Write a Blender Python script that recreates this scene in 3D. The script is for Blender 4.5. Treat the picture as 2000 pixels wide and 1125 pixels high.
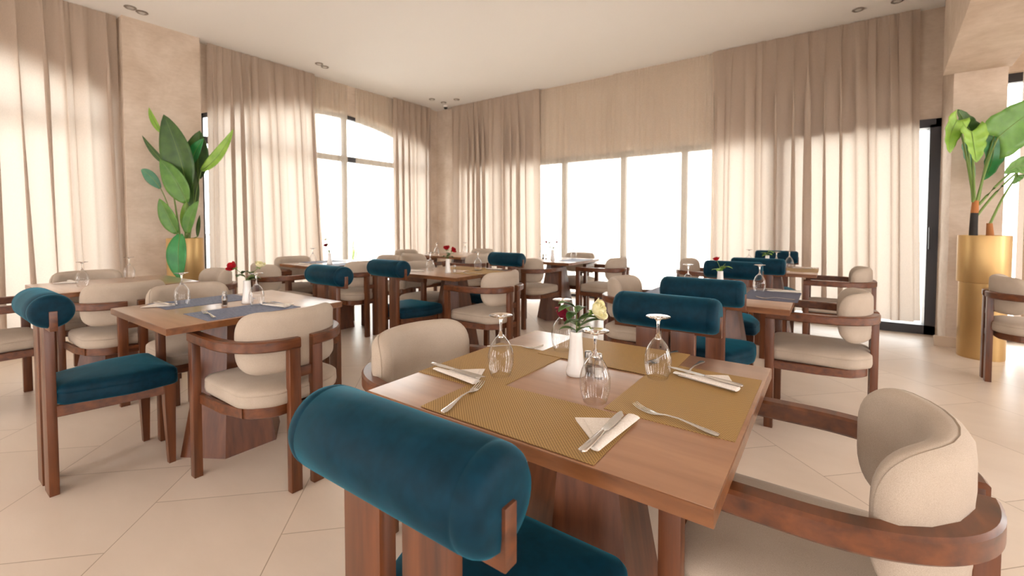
import bpy, bmesh, math, random
from mathutils import Vector, Matrix, Euler
PI = math.pi
R = math.radians
C = bpy.context.scene.collection
for o in list(bpy.data.objects): bpy.data.objects.remove(o)

# The room frame: u runs along the left (arched) window wall towards the far corner,
# v runs along the far sliding-door wall towards that same corner. World X = -v, world Y = u.
def P(u, v, z=0.0): return Vector((-v, u, z))

# ------------------------------------------------------------------ camera
cam_d = bpy.data.cameras.new('camera'); cam = bpy.data.objects.new('camera', cam_d); C.objects.link(cam)
cam.location = (0, 0, 1.19)
cam.rotation_euler = (R(90 - 1.975), 0, R(35.5))
cam_d.sensor_width = 36; cam_d.lens = 870 / 2000 * 36
cam_d.shift_y = -92.5 / 2000
cam_d.clip_start = 0.02; cam_d.clip_end = 300
cam_d.dof.use_dof = True; cam_d.dof.focus_distance = 1.15; cam_d.dof.aperture_fstop = 4.5
bpy.context.scene.camera = cam

# ------------------------------------------------------------------ world and light
S = bpy.context.scene
S.view_settings.view_transform = 'Standard'; S.view_settings.look = 'None'
S.view_settings.gamma = 1; S.view_settings.use_curve_mapping = False
S.view_settings.exposure = 0.34
w = bpy.data.worlds.new('overcast'); S.world = w; w.use_nodes = True
bg = w.node_tree.nodes['Background']
bg.inputs[0].default_value = (1.0, 0.975, 0.97, 1); bg.inputs[1].default_value = 6.6

# ------------------------------------------------------------------ materials
def lin(c):
    return tuple(((x/255)/12.92 if x/255 <= .04045 else ((x/255+.055)/1.055)**2.4) for x in c) + (1,)
def newmat(name):
    m = bpy.data.materials.new(name); m.use_nodes = True
    nt = m.node_tree; b = nt.nodes['Principled BSDF']; return m, nt, b
def N(nt, t, **k):
    n = nt.nodes.new(t)
    for a, v in k.items(): setattr(n, a, v)
    return n
def coords(nt, scale=(1,1,1), rot=(0,0,0), kind='Object'):
    tc = N(nt, 'ShaderNodeTexCoord'); mp = N(nt, 'ShaderNodeMapping')
    mp.inputs['Scale'].default_value = scale; mp.inputs['Rotation'].default_value = rot
    nt.links.new(tc.outputs[kind], mp.inputs['Vector']); return mp.outputs[0]
def ramp(nt, fac, cols):
    r = N(nt, 'ShaderNodeValToRGB'); e = r.color_ramp.elements
    e[0].position, e[0].color = cols[0]; e[1].position, e[1].color = cols[-1]
    for p, c in cols[1:-1]:
        q = e.new(p); q.color = c
    nt.links.new(fac, r.inputs[0]); return r.outputs[0]
def bump(nt, b, h, strength=.2, dist=.002):
    n = N(nt, 'ShaderNodeBump'); n.inputs['Strength'].default_value = strength; n.inputs['Distance'].default_value = dist
    nt.links.new(h, n.inputs['Height']); nt.links.new(n.outputs[0], b.inputs['Normal'])
def noise(nt, vec, scale, detail=4, rough=.5, dist=0):
    n = N(nt, 'ShaderNodeTexNoise'); n.inputs['Scale'].default_value = scale; n.inputs['Detail'].default_value = detail
    n.inputs['Roughness'].default_value = rough; n.inputs['Distortion'].default_value = dist
    nt.links.new(vec, n.inputs['Vector']); return n.outputs['Fac']
def plain(name, col, rough=.5, metal=0, **k):
    m, nt, b = newmat(name); b.inputs['Base Color'].default_value = lin(col)
    b.inputs['Roughness'].default_value = rough; b.inputs['Metallic'].default_value = metal
    for a, v in k.items(): b.inputs[a.replace('_', ' ')].default_value = v
    return m
def wood(name, dark, mid, light, scale, rough=.38, coat=.25):
    m, nt, b = newmat(name)
    v = coords(nt, scale)
    f = noise(nt, v, 1.0, 5, .5, .25)
    c = ramp(nt, f, [(.22, lin(dark)), (.5, lin(mid)), (.8, lin(light))])
    nt.links.new(c, b.inputs['Base Color']); b.inputs['Roughness'].default_value = rough
    b.inputs['Coat Weight'].default_value = coat; b.inputs['Coat Roughness'].default_value = .25
    bump(nt, b, f, .08, .001); return m
WOODV = wood('walnut_upright', (58,28,10), (96,50,21), (122,68,32), (38,38,3.0))
WOODX = wood('walnut_rail', (58,28,10), (96,50,21), (122,68,32), (8,30,40))
WOODB = wood('walnut_base', (72,37,16), (102,55,28), (126,74,42), (30,30,2.2), .42, .15)
TOPM = wood('tabletop_veneer', (146,104,76), (162,118,88), (176,132,100), (3.0,26,26), .30, .9)
def fabric(name, c1, c2, sc=900, sheen=.3, rough=.9, tint=None, bs=.25):
    m, nt, b = newmat(name); v = coords(nt)
    f = noise(nt, v, sc, 2, .6); g = noise(nt, v, 7, 3)
    mx = N(nt, 'ShaderNodeMath', operation='ADD'); mu = N(nt, 'ShaderNodeMath', operation='MULTIPLY'); mu.inputs[1].default_value = .35
    nt.links.new(g, mu.inputs[0]); nt.links.new(f, mx.inputs[0]); nt.links.new(mu.outputs[0], mx.inputs[1])
    c = ramp(nt, mx.outputs[0], [(.45, lin(c1)), (.9, lin(c2))])
    nt.links.new(c, b.inputs['Base Color']); b.inputs['Roughness'].default_value = rough
    b.inputs['Sheen Weight'].default_value = sheen; b.inputs['Sheen Roughness'].default_value = .4
    if tint: b.inputs['Sheen Tint'].default_value = lin(tint)
    b.inputs['Specular IOR Level'].default_value = .15
    bump(nt, b, f, bs, .0012); return m
LINEN = fabric('beige_linen', (164,148,132), (198,184,168), 1100, .1, .9, None, .12)
VELVET = fabric('teal_velvet', (0,32,46), (2,46,64), 30, .5, .6, (50,160,190), .02)
NAPK = fabric('napkin_cotton', (226,216,206), (246,240,234), 300, .1, .9, None, .15)
def mat_weave(name, c1, c2, s=260, streak=False):
    m, nt, b = newmat(name)
    v = coords(nt, (1,1,1))
    if streak:
        v = coords(nt, (14, 160, 1)); f = noise(nt, v, 1.6, 5, .7)
        c = ramp(nt, f, [(.35, lin(c1)), (.65, lin(c2))])
    else:
        ck = N(nt, 'ShaderNodeTexChecker'); ck.inputs['Scale'].default_value = s
        nt.links.new(v, ck.inputs['Vector']); f = ck.outputs['Fac']
        ck.inputs[1].default_value = lin(c1); ck.inputs[2].default_value = lin(c2); c = ck.outputs['Color']
    nt.links.new(c, b.inputs['Base Color']); b.inputs['Roughness'].default_value = .55
    bump(nt, b, f, .35, .0008); return m
GOLDMAT = mat_weave('gold_woven_vinyl', (132,100,50), (186,150,92))
BLUEMAT = mat_weave('blue_grey_woven_vinyl', (70,82,112), (132,140,164), streak=True)
NAVYMAT = mat_weave('navy_woven_vinyl', (58,64,92), (92,98,124))
STEEL = plain('cutlery_steel', (222,218,214), .24, 1)
CHROME = plain('shaker_cap_steel', (150,145,140), .3, 1)
CERAM = plain('white_ceramic', (232,228,224), .15, 0, Coat_Weight=.5)
GOLDPOT = plain('brushed_gold', (196,162,108), .38, .65)
SOIL = plain('soil', (60,42,30), .95)
BLACKF = plain('anthracite_frame', (52,52,58), .45)
DOTS = plain('black_pepper', (70,48,34), .9); SALT = plain('salt_grains', (240,236,230), .9)
def glassmat(name, rough=0.0):
    m, nt, b = newmat(name)
    b.inputs['Transmission Weight'].default_value = 1; b.inputs['Roughness'].default_value = rough
    b.inputs['IOR'].default_value = 1.45; b.inputs['Base Color'].default_value = (1,1,1,1); return m
GLASS = glassmat('drinking_glass')
def thinmat(name):
    m = bpy.data.materials.new(name); m.use_nodes = True; nt = m.node_tree; nt.nodes.clear()
    o = N(nt, 'ShaderNodeOutputMaterial'); t = N(nt, 'ShaderNodeBsdfTransparent'); g = N(nt, 'ShaderNodeBsdfGlossy')
    g.inputs['Roughness'].default_value = .02; t.inputs[0].default_value = (.985,.985,.985,1)
    lw = N(nt, 'ShaderNodeLayerWeight'); lw.inputs[0].default_value = .5
    p = N(nt, 'ShaderNodeMath', operation='POWER'); p.inputs[1].default_value = 1.7; nt.links.new(lw.outputs['Facing'], p.inputs[0])
    q = N(nt, 'ShaderNodeMath', operation='MULTIPLY_ADD'); q.inputs[1].default_value = .85; q.inputs[2].default_value = .03; nt.links.new(p.outputs[0], q.inputs[0])
    mx = N(nt, 'ShaderNodeMixShader'); nt.links.new(q.outputs[0], mx.inputs[0]); nt.links.new(t.outputs[0], mx.inputs[1]); nt.links.new(g.outputs[0], mx.inputs[2])
    nt.links.new(mx.outputs[0], o.inputs[0]); return m
THIN = thinmat('thin_blown_glass')
def panemat():
    m = bpy.data.materials.new('window_glass'); m.use_nodes = True; nt = m.node_tree; nt.nodes.clear()
    o = N(nt, 'ShaderNodeOutputMaterial'); t = N(nt, 'ShaderNodeBsdfTransparent'); g = N(nt, 'ShaderNodeBsdfGlossy')
    g.inputs['Roughness'].default_value = .02; f = N(nt, 'ShaderNodeFresnel'); f.inputs[0].default_value = 1.3
    t.inputs[0].default_value = (.96,.98,.97,1)
    mx = N(nt, 'ShaderNodeMixShader'); nt.links.new(f.outputs[0], mx.inputs[0]); nt.links.new(t.outputs[0], mx.inputs[1]); nt.links.new(g.outputs[0], mx.inputs[2])
    nt.links.new(mx.outputs[0], o.inputs[0]); return m
PANE = panemat()
def clothmat(name, col, transl, transp, tcol=None):
    m = bpy.data.materials.new(name); m.use_nodes = True; nt = m.node_tree; nt.nodes.clear()
    o = N(nt, 'ShaderNodeOutputMaterial'); d = N(nt, 'ShaderNodeBsdfDiffuse'); t = N(nt, 'ShaderNodeBsdfTranslucent')
    v = coords(nt, (260, 260, 60)); f = noise(nt, v, 1.0, 3)
    a = lin(col); dk = tuple(x*.86 for x in a[:3]) + (1,)
    c = ramp(nt, f, [(.3, dk), (.7, a)])
    nt.links.new(c, d.inputs[0])
    if tcol: t.inputs[0].default_value = lin(tcol)
    else: nt.links.new(c, t.inputs[0])
    mx = N(nt, 'ShaderNodeMixShader'); mx.inputs[0].default_value = transl
    nt.links.new(d.outputs[0], mx.inputs[1]); nt.links.new(t.outputs[0], mx.inputs[2]); out = mx.outputs[0]
    if transp:
        tr = N(nt, 'ShaderNodeBsdfTransparent'); m2 = N(nt, 'ShaderNodeMixShader'); m2.inputs[0].default_value = transp
        nt.links.new(out, m2.inputs[1]); nt.links.new(tr.outputs[0], m2.inputs[2]); out = m2.outputs[0]
    nt.links.new(out, o.inputs[0]); return m
CURT = clothmat('taupe_curtain_cloth', (198,180,164), .25, 0, (250,238,226))
SHEER = clothmat('cream_sheer_cloth', (240,226,208), .3, .45)
def stucco(name, c1, c2, rough=.75):
    m, nt, b = newmat(name); v = coords(nt, (1,1,1))
    f = noise(nt, v, 2.6, 8, .62, .5); g = noise(nt, coords(nt, (1,1,3)), 14, 4, .6)
    ad = N(nt, 'ShaderNodeMath', operation='ADD'); mu = N(nt, 'ShaderNodeMath', operation='MULTIPLY'); mu.inputs[1].default_value = .35
    nt.links.new(g, mu.inputs[0]); nt.links.new(f, ad.inputs[0]); nt.links.new(mu.outputs[0], ad.inputs[1])
    c = ramp(nt, ad.outputs[0], [(.45, lin(c1)), (.9, lin(c2))])
    nt.links.new(c, b.inputs['Base Color']); b.inputs['Roughness'].default_value = rough
    bump(nt, b, ad.outputs[0], .12, .006); return m
STUCCO = stucco('beige_stucco', (196,176,156), (222,206,190))
PLAST = plain('ceiling_paint', (250,249,247), .85)
TRIMM = plain('beige_skirting', (212,190,166), .5)
def floormat():
    m, nt, b = newmat('cream_floor_tile'); v = coords(nt, (1,1,1), (0,0,R(45)))
    br = N(nt, 'ShaderNodeTexBrick'); nt.links.new(v, br.inputs['Vector'])
    br.inputs['Scale'].default_value = 1; br.inputs['Brick Width'].default_value = .6; br.inputs['Row Height'].default_value = .6
    br.inputs['Mortar Size'].default_value = .0022; br.inputs['Mortar Smooth'].default_value = .2; br.offset = .5
    br.inputs['Color1'].default_value = lin((230,214,198)); br.inputs['Color2'].default_value = lin((224,208,192))
    br.inputs['Mortar'].default_value = lin((182,162,142))
    f = noise(nt, coords(nt, (1,3,1), (0,0,.5)), 1.8, 6, .6)
    c2 = ramp(nt, f, [(.3, (.9,.88,.86,1)), (.7, (1,1,1,1))])
    mx = N(nt, 'ShaderNodeMix', data_type='RGBA', blend_type='MULTIPLY'); mx.inputs[0].default_value = .7
    nt.links.new(br.outputs['Color'], mx.inputs[6]); nt.links.new(c2, mx.inputs[7])
    nt.links.new(mx.outputs[2], b.inputs['Base Color']); b.inputs['Roughness'].default_value = .32
    b.inputs['Specular IOR Level'].default_value = .45
    iv = N(nt, 'ShaderNodeMath', operation='SUBTRACT'); iv.inputs[0].default_value = 1; nt.links.new(br.outputs['Fac'], iv.inputs[1])
    bump(nt, b, iv.outputs[0], .4, .002); return m
FLOORM = floormat()
def leafmat(name, c1, c2, rough=.4):
    m, nt, b = newmat(name); f = noise(nt, coords(nt), 9, 4)
    nt.links.new(ramp(nt, f, [(.3, lin(c1)), (.7, lin(c2))]), b.inputs['Base Color'])
    b.inputs['Roughness'].default_value = rough; b.inputs['Transmission Weight'].default_value = 0
    b.inputs['Subsurface Weight'].default_value = 0; return m
LEAF = {'dark': leafmat('leaf_dark_green', (44,78,34), (70,104,46)), 'mid': leafmat('leaf_mid_green', (66,112,38), (98,146,56)),
        'light': leafmat('leaf_light_green', (112,158,48), (150,190,78)), 'blue': leafmat('leaf_blue_green', (56,112,86), (90,146,112)),
        'em': leafmat('leaf_emerald', (30,116,56), (54,146,74)), 'rose': leafmat('rose_leaf', (52,84,40), (96,122,58))}
STEMG = plain('green_stem', (112,140,66), .5); BARK = plain('orange_bark', (176,112,62), .8); WRAP = plain('black_trunk_wrap', (42,38,36), .8)
REDR = fabric('red_rose_petal', (120,0,14), (186,12,28), 40, .4, .6, (255,120,120), .02)
DKR = fabric('dark_red_rose_petal', (72,4,18), (116,8,34), 40, .4, .6, (255,120,140), .02)
WHR = fabric('pale_yellow_rose_petal', (222,212,140), (244,240,206), 40, .2, .6, None, .02)

# ------------------------------------------------------------------ mesh helpers
def tag(o, label=None, cat=None, group=None, kind=None):
    if label: o['label'] = label
    if cat: o['category'] = cat
    if group: o['group'] = group
    if kind: o['kind'] = kind
    return o
def obj(name, bm, m, parent=None, smooth=35, loc=None):
    bmesh.ops.recalc_face_normals(bm, faces=bm.faces[:])
    me = bpy.data.meshes.new(name); bm.to_mesh(me); bm.free()
    if smooth is not None:
        me.shade_smooth(); me.set_sharp_from_angle(angle=R(smooth))
    me.materials.append(m); o = bpy.data.objects.new(name, me); C.objects.link(o)
    if parent: o.parent = parent
    if loc is not None: o.location = loc
    return o
def empty(name, loc=(0,0,0), rz=0, label=None, cat=None, group=None):
    o = bpy.data.objects.new(name, None); C.objects.link(o); o.location = loc; o.rotation_euler = (0,0,rz)
    o.empty_display_size = .1
    return tag(o, label, cat, group)
def kids(o): return [c for c in bpy.data.objects if c.parent == o]
def copy_tree(o, parent=None):
    c = o.copy(); C.objects.link(c); c.parent = parent
    for k in TREE.get(o.name, []): copy_tree(k, c)
    return c
TREE = {}
def freeze(o):
    ks = kids(o); TREE[o.name] = ks
    for k in ks: freeze(k)
def struct(name, bm, m, smooth=None): return tag(obj(name, bm, m, None, smooth), kind='structure')
def box(bm, c, s, bev=0, rot=None):
    v = bmesh.ops.create_cube(bm, size=1)['verts']
    M = Matrix.Translation(c) @ (rot.to_matrix().to_4x4() if rot else Matrix()) @ Matrix.Diagonal((*s, 1))
    bmesh.ops.transform(bm, matrix=M, verts=v)
    if bev:
        es = {e for x in v for e in x.link_edges}
        bmesh.ops.bevel(bm, geom=list(es), offset=bev, segments=2, affect='EDGES', profile=.6)
def bx(c, s, bev=0, rot=None):
    bm = bmesh.new(); box(bm, c, s, bev, rot); return bm
def rings(bm, rs, cap0=True, cap1=True, closed=True):
    vs = [[bm.verts.new(p) for p in r] for r in rs]
    n = len(vs[0])
    for a, b in zip(vs, vs[1:]):
        for i in range(n if closed else n-1):
            j = (i+1) % n
            try: bm.faces.new((a[i], a[j], b[j], b[i]))
            except ValueError: pass
    if cap0: bm.faces.new(vs[0][::-1])
    if cap1: bm.faces.new(vs[-1])
    return vs
def lathe(bm, prof, seg=32, c=(0,0,0), capb=False, capt=False):
    rs = [[Vector((c[0]+r*math.cos(2*PI*k/seg), c[1]+r*math.sin(2*PI*k/seg), c[2]+z)) for k in range(seg)] for r, z in prof]
    rings(bm, rs, capb, capt)
def section(kind, w, h):
    if kind == 'rect':
        c = min(w, h)*.14
        return [(-w/2+c,-h/2),(w/2-c,-h/2),(w/2,-h/2+c),(w/2,h/2-c),(w/2-c,h/2),(-w/2+c,h/2),(-w/2,h/2-c),(-w/2,-h/2+c)]
    n = 12 if kind == 'round' else 8
    return [(w/2*math.cos(2*PI*k/n), h/2*math.sin(2*PI*k/n)) for k in range(n)]
def sweep(bm, pts, wh, kind='rect', up=Vector((0,0,1)), cap=True):
    """sweep a section of (width sideways, height along up) along pts"""
    pts = [Vector(p) for p in pts]; rs = []
    for i, p in enumerate(pts):
        t = (pts[min(i+1, len(pts)-1)] - pts[max(i-1, 0)]).normalized()
        s = t.cross(up)
        if s.length < 1e-4: s = Vector((1,0,0))
        s.normalize(); n = s.cross(t).normalized()
        w_, h_ = wh[i] if isinstance(wh, list) else wh
        rs.append([p + s*a + n*b for a, b in section(kind, w_, h_)])
    rings(bm, rs, cap, cap)
def tube(bm, pts, r0, r1=None, n=8):
    r1 = r0 if r1 is None else r1; pts = [Vector(p) for p in pts]; rs = []; m = len(pts)-1
    ref = Vector((.3,.2,1)).normalized()
    for i, p in enumerate(pts):
        t = (pts[min(i+1, m)] - pts[max(i-1, 0)]).normalized()
        a = t.cross(ref if abs(t.dot(ref)) < .95 else Vector((1,0,0))).normalized(); b = t.cross(a)
        r = r0 + (r1-r0)*i/m
        rs.append([p + a*r*math.cos(2*PI*k/n) + b*r*math.sin(2*PI*k/n) for k in range(n)])
    rings(bm, rs)
def bez(a, b, c, n=8):
    a, b, c = Vector(a), Vector(b), Vector(c)
    return [a*(1-t)**2 + b*2*t*(1-t) + c*t*t for t in [i/n for i in range(n+1)]]
def outline(corners, radii, seg=7):
    """rounded polygon (counter clockwise) -> list of 2D points"""
    out = []; n = len(corners)
    for i in range(n):
        p = Vector(corners[i]); a = Vector(corners[i-1]) - p; b = Vector(corners[(i+1) % n]) - p
        an = a.angle(b); r = radii[i]; d = min(r/math.tan(an/2), a.length*.49, b.length*.49)
        A = p + a.normalized()*d; B = p + b.normalized()*d
        for k in range(seg+1):
            t = k/seg; out.append(A*(1-t)**2 + p*2*t*(1-t) + B*t*t)
    return out
def pad(bm, ol, prof, crown_b, crown_t, mapf=None):
    """cushion: outline ol offset by inset per profile row (inset, z), crowned at top and bottom by (scale, z)"""
    n = len(ol); cx = sum((p for p in ol), Vector((0,0)))/n
    nor = []
    for i in range(n):
        t = (ol[(i+1) % n] - ol[i-1]).normalized(); nor.append(Vector((-t.y, t.x)))
    mapf = mapf or (lambda x, y, z: Vector((x, y, z)))
    base = lambda ins: [ol[i] + nor[i]*ins for i in range(n)]
    rs = []
    b0 = base(prof[0][0])
    for s, z in crown_b: rs.append([mapf(*(cx + (p-cx)*s), z) for p in b0])
    for ins, z in prof: rs.append([mapf(*p, z) for p in base(ins)])
    t0 = base(prof[-1][0])
    for s, z in crown_t: rs.append([mapf(*(cx + (p-cx)*s), z) for p in t0])
    rings(bm, rs)

# ------------------------------------------------------------------ setting
H = 3.5; VW = 6.55; UW = 6.55
def wall_prism(bm, poly, axis, a, b):
    """poly of (along, z); axis 'v' = plane of constant v from a to b; 'u' = plane of constant u"""
    f = (lambda s, z, t: P(s, t, z)) if axis == 'v' else (lambda s, z, t: P(t, s, z))
    rings(bm, [[f(s, z, a) for s, z in poly], [f(s, z, b) for s, z in poly]])
struct('floor', bx((P(2.2, 0.9, -.05)), (13.4, 13.4-.0, .1)), FLOORM)
struct('ceiling', bx((P(2.2, .9, H+.06)), (13.4, 13.4, .12)), PLAST)
def arch(u0, u1, zs, zp, n=16):
    return [(u0 + (u1-u0)*i/n, zs + (zp-zs)*(1-((2*i/n-1)**2))) for i in range(n+1)]
W1 = (-2.55, 1.47); W2 = (2.36, 6.36); ZS, ZP = 2.62, 3.04
bm = bmesh.new()
for a, b in ((-4.6, W1[0]), (W1[1], W2[0]), (W2[1], UW+.3)): wall_prism(bm, [(a,0),(b,0),(b,H),(a,H)], 'v', VW, VW+.3)
for a, b in (W1, W2):
    wall_prism(bm, [(a,0),(b,0),(b,.08),(a,.08)], 'v', VW, VW+.3)
    ar = arch(a, b, ZS, ZP)
    for p, q in zip(ar, ar[1:]): wall_prism(bm, [p, q, (q[0], H), (p[0], H)], 'v', VW, VW+.3)
struct('wall_left', bm, STUCCO)
bm = bmesh.new()   # unseen walls behind and right of camera, unglazed openings added for fill light
box(bm, P(-4.55, .9, 3.15), (13.4, .2, .7)); box(bm, P(-4.55, .9, .1), (13.4, .2, .2))
for v in (-5.6, -2.4, .9, 4.2, 7.4): box(bm, P(-4.55, v, 1.5), (1.9, .2, 2.6))
struct('wall_back', bm, STUCCO)
bm = bmesh.new()
box(bm, P(.9, -5.85, 3.15), (.2, 11.0, .7)); box(bm, P(.9, -5.85, .1), (.2, 11.0, .2))
for u in (-4.2, -1.0, 2.2, 5.6): box(bm, P(u, -5.85, 1.5), (.2, 1.5, 2.6))
struct('wall_right', bm, STUCCO)
struct('wall_pier', bx(P(1.93, 6.465, H/2), (.17, .745, H)), STUCCO)
bm = bmesh.new()
VR0, VR1 = -.97, 5.95; ZT = 2.33
wall_prism(bm, [(VR1,0),(VW,0),(VW,H),(VR1,H)], 'u', UW, UW+.3)
wall_prism(bm, [(-1.0,ZT),(VR1,ZT),(VR1,H),(-1.0,H)], 'u', UW, UW+.3)
wall_prism(bm, [(-1.36,2.72),(-5.8,2.72),(-5.8,H),(-1.36,H)], 'u', UW, UW+.3)
struct('wall_far', bm, STUCCO)
struct('wall_column', bx(P(6.43, -1.125, H/2), (.36, .84, H)), STUCCO)
bm = bmesh.new()   # slightly skew dropped beam
q = [P(6.03,-.87), P(6.03,-1.33), P(-.5,-.79), P(-.5,-.34)]
rings(bm, [[p + Vector((0,0,2.65)) for p in q], [p + Vector((0,0,H-.002)) for p in q]])
struct('trim_1', bm, STUCCO)
struct('trim_2', bx(P(5.995, -1.10, .05), (.48, .03, .10), .004), TRIMM)
struct('baseboard_left', bx(P(1.93, 6.365, .05), (.02, .76, .10), .004), TRIMM)
struct('trim_3', bx(P(-.4, 6.22, .04), (.655, 3.9, .08), .004), TRIMM)   # low sill step under the first arched window
# window frames and panes
def frame_bars(bm, bars, axis, a, b):
    for s0, s1, z0, z1 in bars: wall_prism(bm, [(s0,z0),(s1,z0),(s1,z1),(s0,z1)], axis, a, b)
def arched_window(name, u0, u1, mull):
    bm = bmesh.new(); v0, v1 = VW+.10, VW+.17
    frame_bars(bm, [(u0,u0+.06,.08,ZS+.02),(u1-.06,u1,.08,ZS+.02),(u0,u1,.08,.15),(u0,u1,2.26,2.35)] +
               [(m-.035,m+.035,.12, ZP-.02) for m in mull], 'v', v0, v1)
    ar = arch(u0, u1, ZS, ZP)
    for p, q_ in zip(ar, ar[1:]): wall_prism(bm, [(p[0],p[1]-.06),(q_[0],q_[1]-.06),q_,p], 'v', v0, v1)
    fr = struct(name, bm, BLACKF)
    bm = bmesh.new(); ar = arch(u0, u1, ZS-.03, ZP-.03)
    rings(bm, [[P(s, VW+.13, z) for s, z in [(u0,.1),(u1,.1)] + ar[::-1]], [P(s, VW+.136, z) for s, z in [(u0,.1),(u1,.1)] + ar[::-1]]])
    obj('pane', bm, PANE, fr, None)
arched_window('window_1', *W1, [-.55])
arched_window('window_2', *W2, [4.50])
def slide(name, v0, v1, muls, zt):
    bm = bmesh.new()
    frame_bars(bm, [(v0,v0+.07,0,zt),(v1-.07,v1,0,zt),(v0,v1,zt-.09,zt),(v0,v1,0,.07)] + [(m-.04,m+.04,.05,zt-.05) for m in muls], 'u', UW+.08, UW+.16)
    fr = struct(name, bm, BLACKF)
    bm = bmesh.new(); wall_prism(bm, [(v0+.02,.03),(v1-.02,.03),(v1-.02,zt-.03),(v0+.02,zt-.03)], 'u', UW+.115, UW+.121)
    obj('pane', bm, PANE, fr, None)
slide('window_3', .55, VR1, [3.66, 2.62, 1.71, 4.9], ZT)
slide('window_4', -5.6, -1.36, [-3.0], 2.72)
struct('window_5', bx(P(UW+.10, -3.5, 2.2), (4.2, .06, .06)), BLACKF)
# sliding door by the column
bm = bmesh.new(); frame_bars(bm, [(-.97,-.90,0,ZT),(-.90,-.855,.0,ZT-.06),(.47,.55,0,ZT),(-.97,.55,ZT-.09,ZT),(-.97,.55,0,.10)], 'u', UW-.02, UW+.16)
fr = struct('door_1', bm, BLACKF)
bm = bmesh.new(); wall_prism(bm, [(-.87,.06),(.5,.06),(.5,ZT-.05),(-.87,ZT-.05)], 'u', UW+.05, UW+.056); obj('pane', bm, PANE, fr, None)
bm = bmesh.new(); box(bm, P(UW-.05,-.875,1.05), (.02,.03,.24), .005); obj('door_handle', bm, BLACKF, fr)
# outside terrace
tag(obj('terrace', bx(P(2.2, .9, -.16), (90, 90, .1)), plain('pale_paving', (236,230,222), .8), None, None), kind='structure')
bm = bmesh.new()
for i in range(30): box(bm, P(-3+i*.42, 10.2, .5), (.03,.03,1.0))
box(bm, P(3.2, 10.2, 1.0), (.05, 13, .05)); box(bm, P(3.2,10.2,.15), (.03,13,.03))
tag(obj('terrace_railing', bm, plain('pale_grey_metal', (176,176,178), .6), None, None), 'pale metal terrace railing seen through the left window sheers', 'railing')

rp = random.Random(5); bm = bmesh.new()   # spiky plant on the terrace
for k in range(22):
    a = rp.uniform(0, 6.28); ln = rp.uniform(.5, 1.15); sp = rp.uniform(.05, .35)
    pts = bez((0,0,0), (sp*.3*math.cos(a), sp*.3*math.sin(a), ln*.7), (sp*math.cos(a), sp*math.sin(a), ln), 5)
    sweep(bm, pts, [(.035*(1-.85*i/5), .003) for i in range(6)], 'oval', Vector((math.cos(a), math.sin(a), .1)))
tag(obj('spiky_plant', bm, plain('pale_green_blade', (150,176,104), .6), None, 60, P(5.6, 8.1, -.1)), 'pale green spiky plant outside on the terrace, seen between left sheers', 'plant')
# ------------------------------------------------------------------ curtains
def curtain(name, axis, a, b, off, z0, z1, m, label, group, lam=.165, amp=.042, over=.062, drift=(0,0), seed=1, head=True):
    rnd = random.Random(seed); L = abs(b-a); sg = 1 if b > a else -1
    nf = max(3, round(L/lam)); ws = [rnd.uniform(.6, 1.4) for _ in range(nf)]; t = sum(ws); ws = [x*L/t for x in ws]
    A = [rnd.uniform(.55, 1.15)*amp for _ in range(nf+1)]; O = [rnd.uniform(.7, 1.5)*over*rnd.choice((1, 1, -1)) for _ in range(nf+1)]
    per = 14; cols = []; s0 = 0
    for i, wd in enumerate(ws):
        for k in range(per): cols.append((i, k/per, s0 + wd*k/per))
        s0 += wd
    cols.append((nf-1, 1.0, L)); bm = bmesh.new()
    NZ = 16; wob = [(rnd.uniform(0, 6.28), rnd.uniform(-.012, .012)) for _ in range(nf+1)]
    rows = []
    for j in range(NZ+1):
        tz = j/NZ; tz = tz**1.3; z = z1 + (z0-z1)*tz; row = []
        g = .18 + .82*min(1, tz*4)**.7
        for (i, ph, s) in cols:
            f = math.cos(2*PI*ph)
            am = A[i]*(1-ph) + A[i+1]*ph; ov = O[i]*(1-ph) + O[i+1]*ph
            y = am*g*f + (.006*math.sin(s*170) if tz < .06 else 0)
            x = s + ov*g*math.sin(2*PI*ph)*(.8+.2*math.sin(3*tz+wob[i][0])) + wob[i][1]*tz*math.sin(PI*ph)*2
            x += (drift[0]*(1-s/L) + drift[1]*s/L)*tz**1.2
            zz = z + (.012*math.sin(s*7+wob[0][0]) if j == NZ else 0)
            q_ = a + sg*x
            row.append(bm.verts.new(P(q_, off + y, zz) if axis == 'v' else P(off + y, q_, zz)))
        rows.append(row)
    for r, q_ in zip(rows, rows[1:]):
        for i in range(len(r)-1): bm.faces.new((r[i], r[i+1], q_[i+1], q_[i]))
    return tag(obj(name, bm, m, None, 180), label, 'curtain', group)
ZC = .15
curtain('curtain', 'v', -2.4, 1.53, 6.45, ZC, H-.005, CURT, 'taupe curtain at far left covering the first arched window', 'taupe curtains', drift=(0,.06), seed=3)
curtain('curtain', 'v', 2.41, 3.86, 6.45, ZC, H-.005, CURT, 'taupe curtain right of the banana-leaf plant, left half of second arched window', 'taupe curtains', lam=.135, over=.052, drift=(-.02,.14), seed=4)
curtain('curtain', 'v', 5.36, 6.30, 6.45, ZC, H-.005, CURT, 'taupe curtain on left wall next to the room corner', 'taupe curtains', lam=.13, amp=.038, over=.05, drift=(.03,-.02), seed=5)
curtain('curtain', 'u', 6.06, 4.05, 6.45, ZC, H-.005, CURT, 'taupe curtain on far wall next to the room corner', 'taupe curtains', lam=.15, over=.058, drift=(0,.04), seed=6)
curtain('curtain', 'u', 1.32, -.74, 6.45, ZC, H-.005, CURT, 'taupe curtain right of the sheers, reaching the dark sliding door', 'taupe curtains', lam=.155, over=.06, drift=(0,.08), seed=7)
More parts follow.
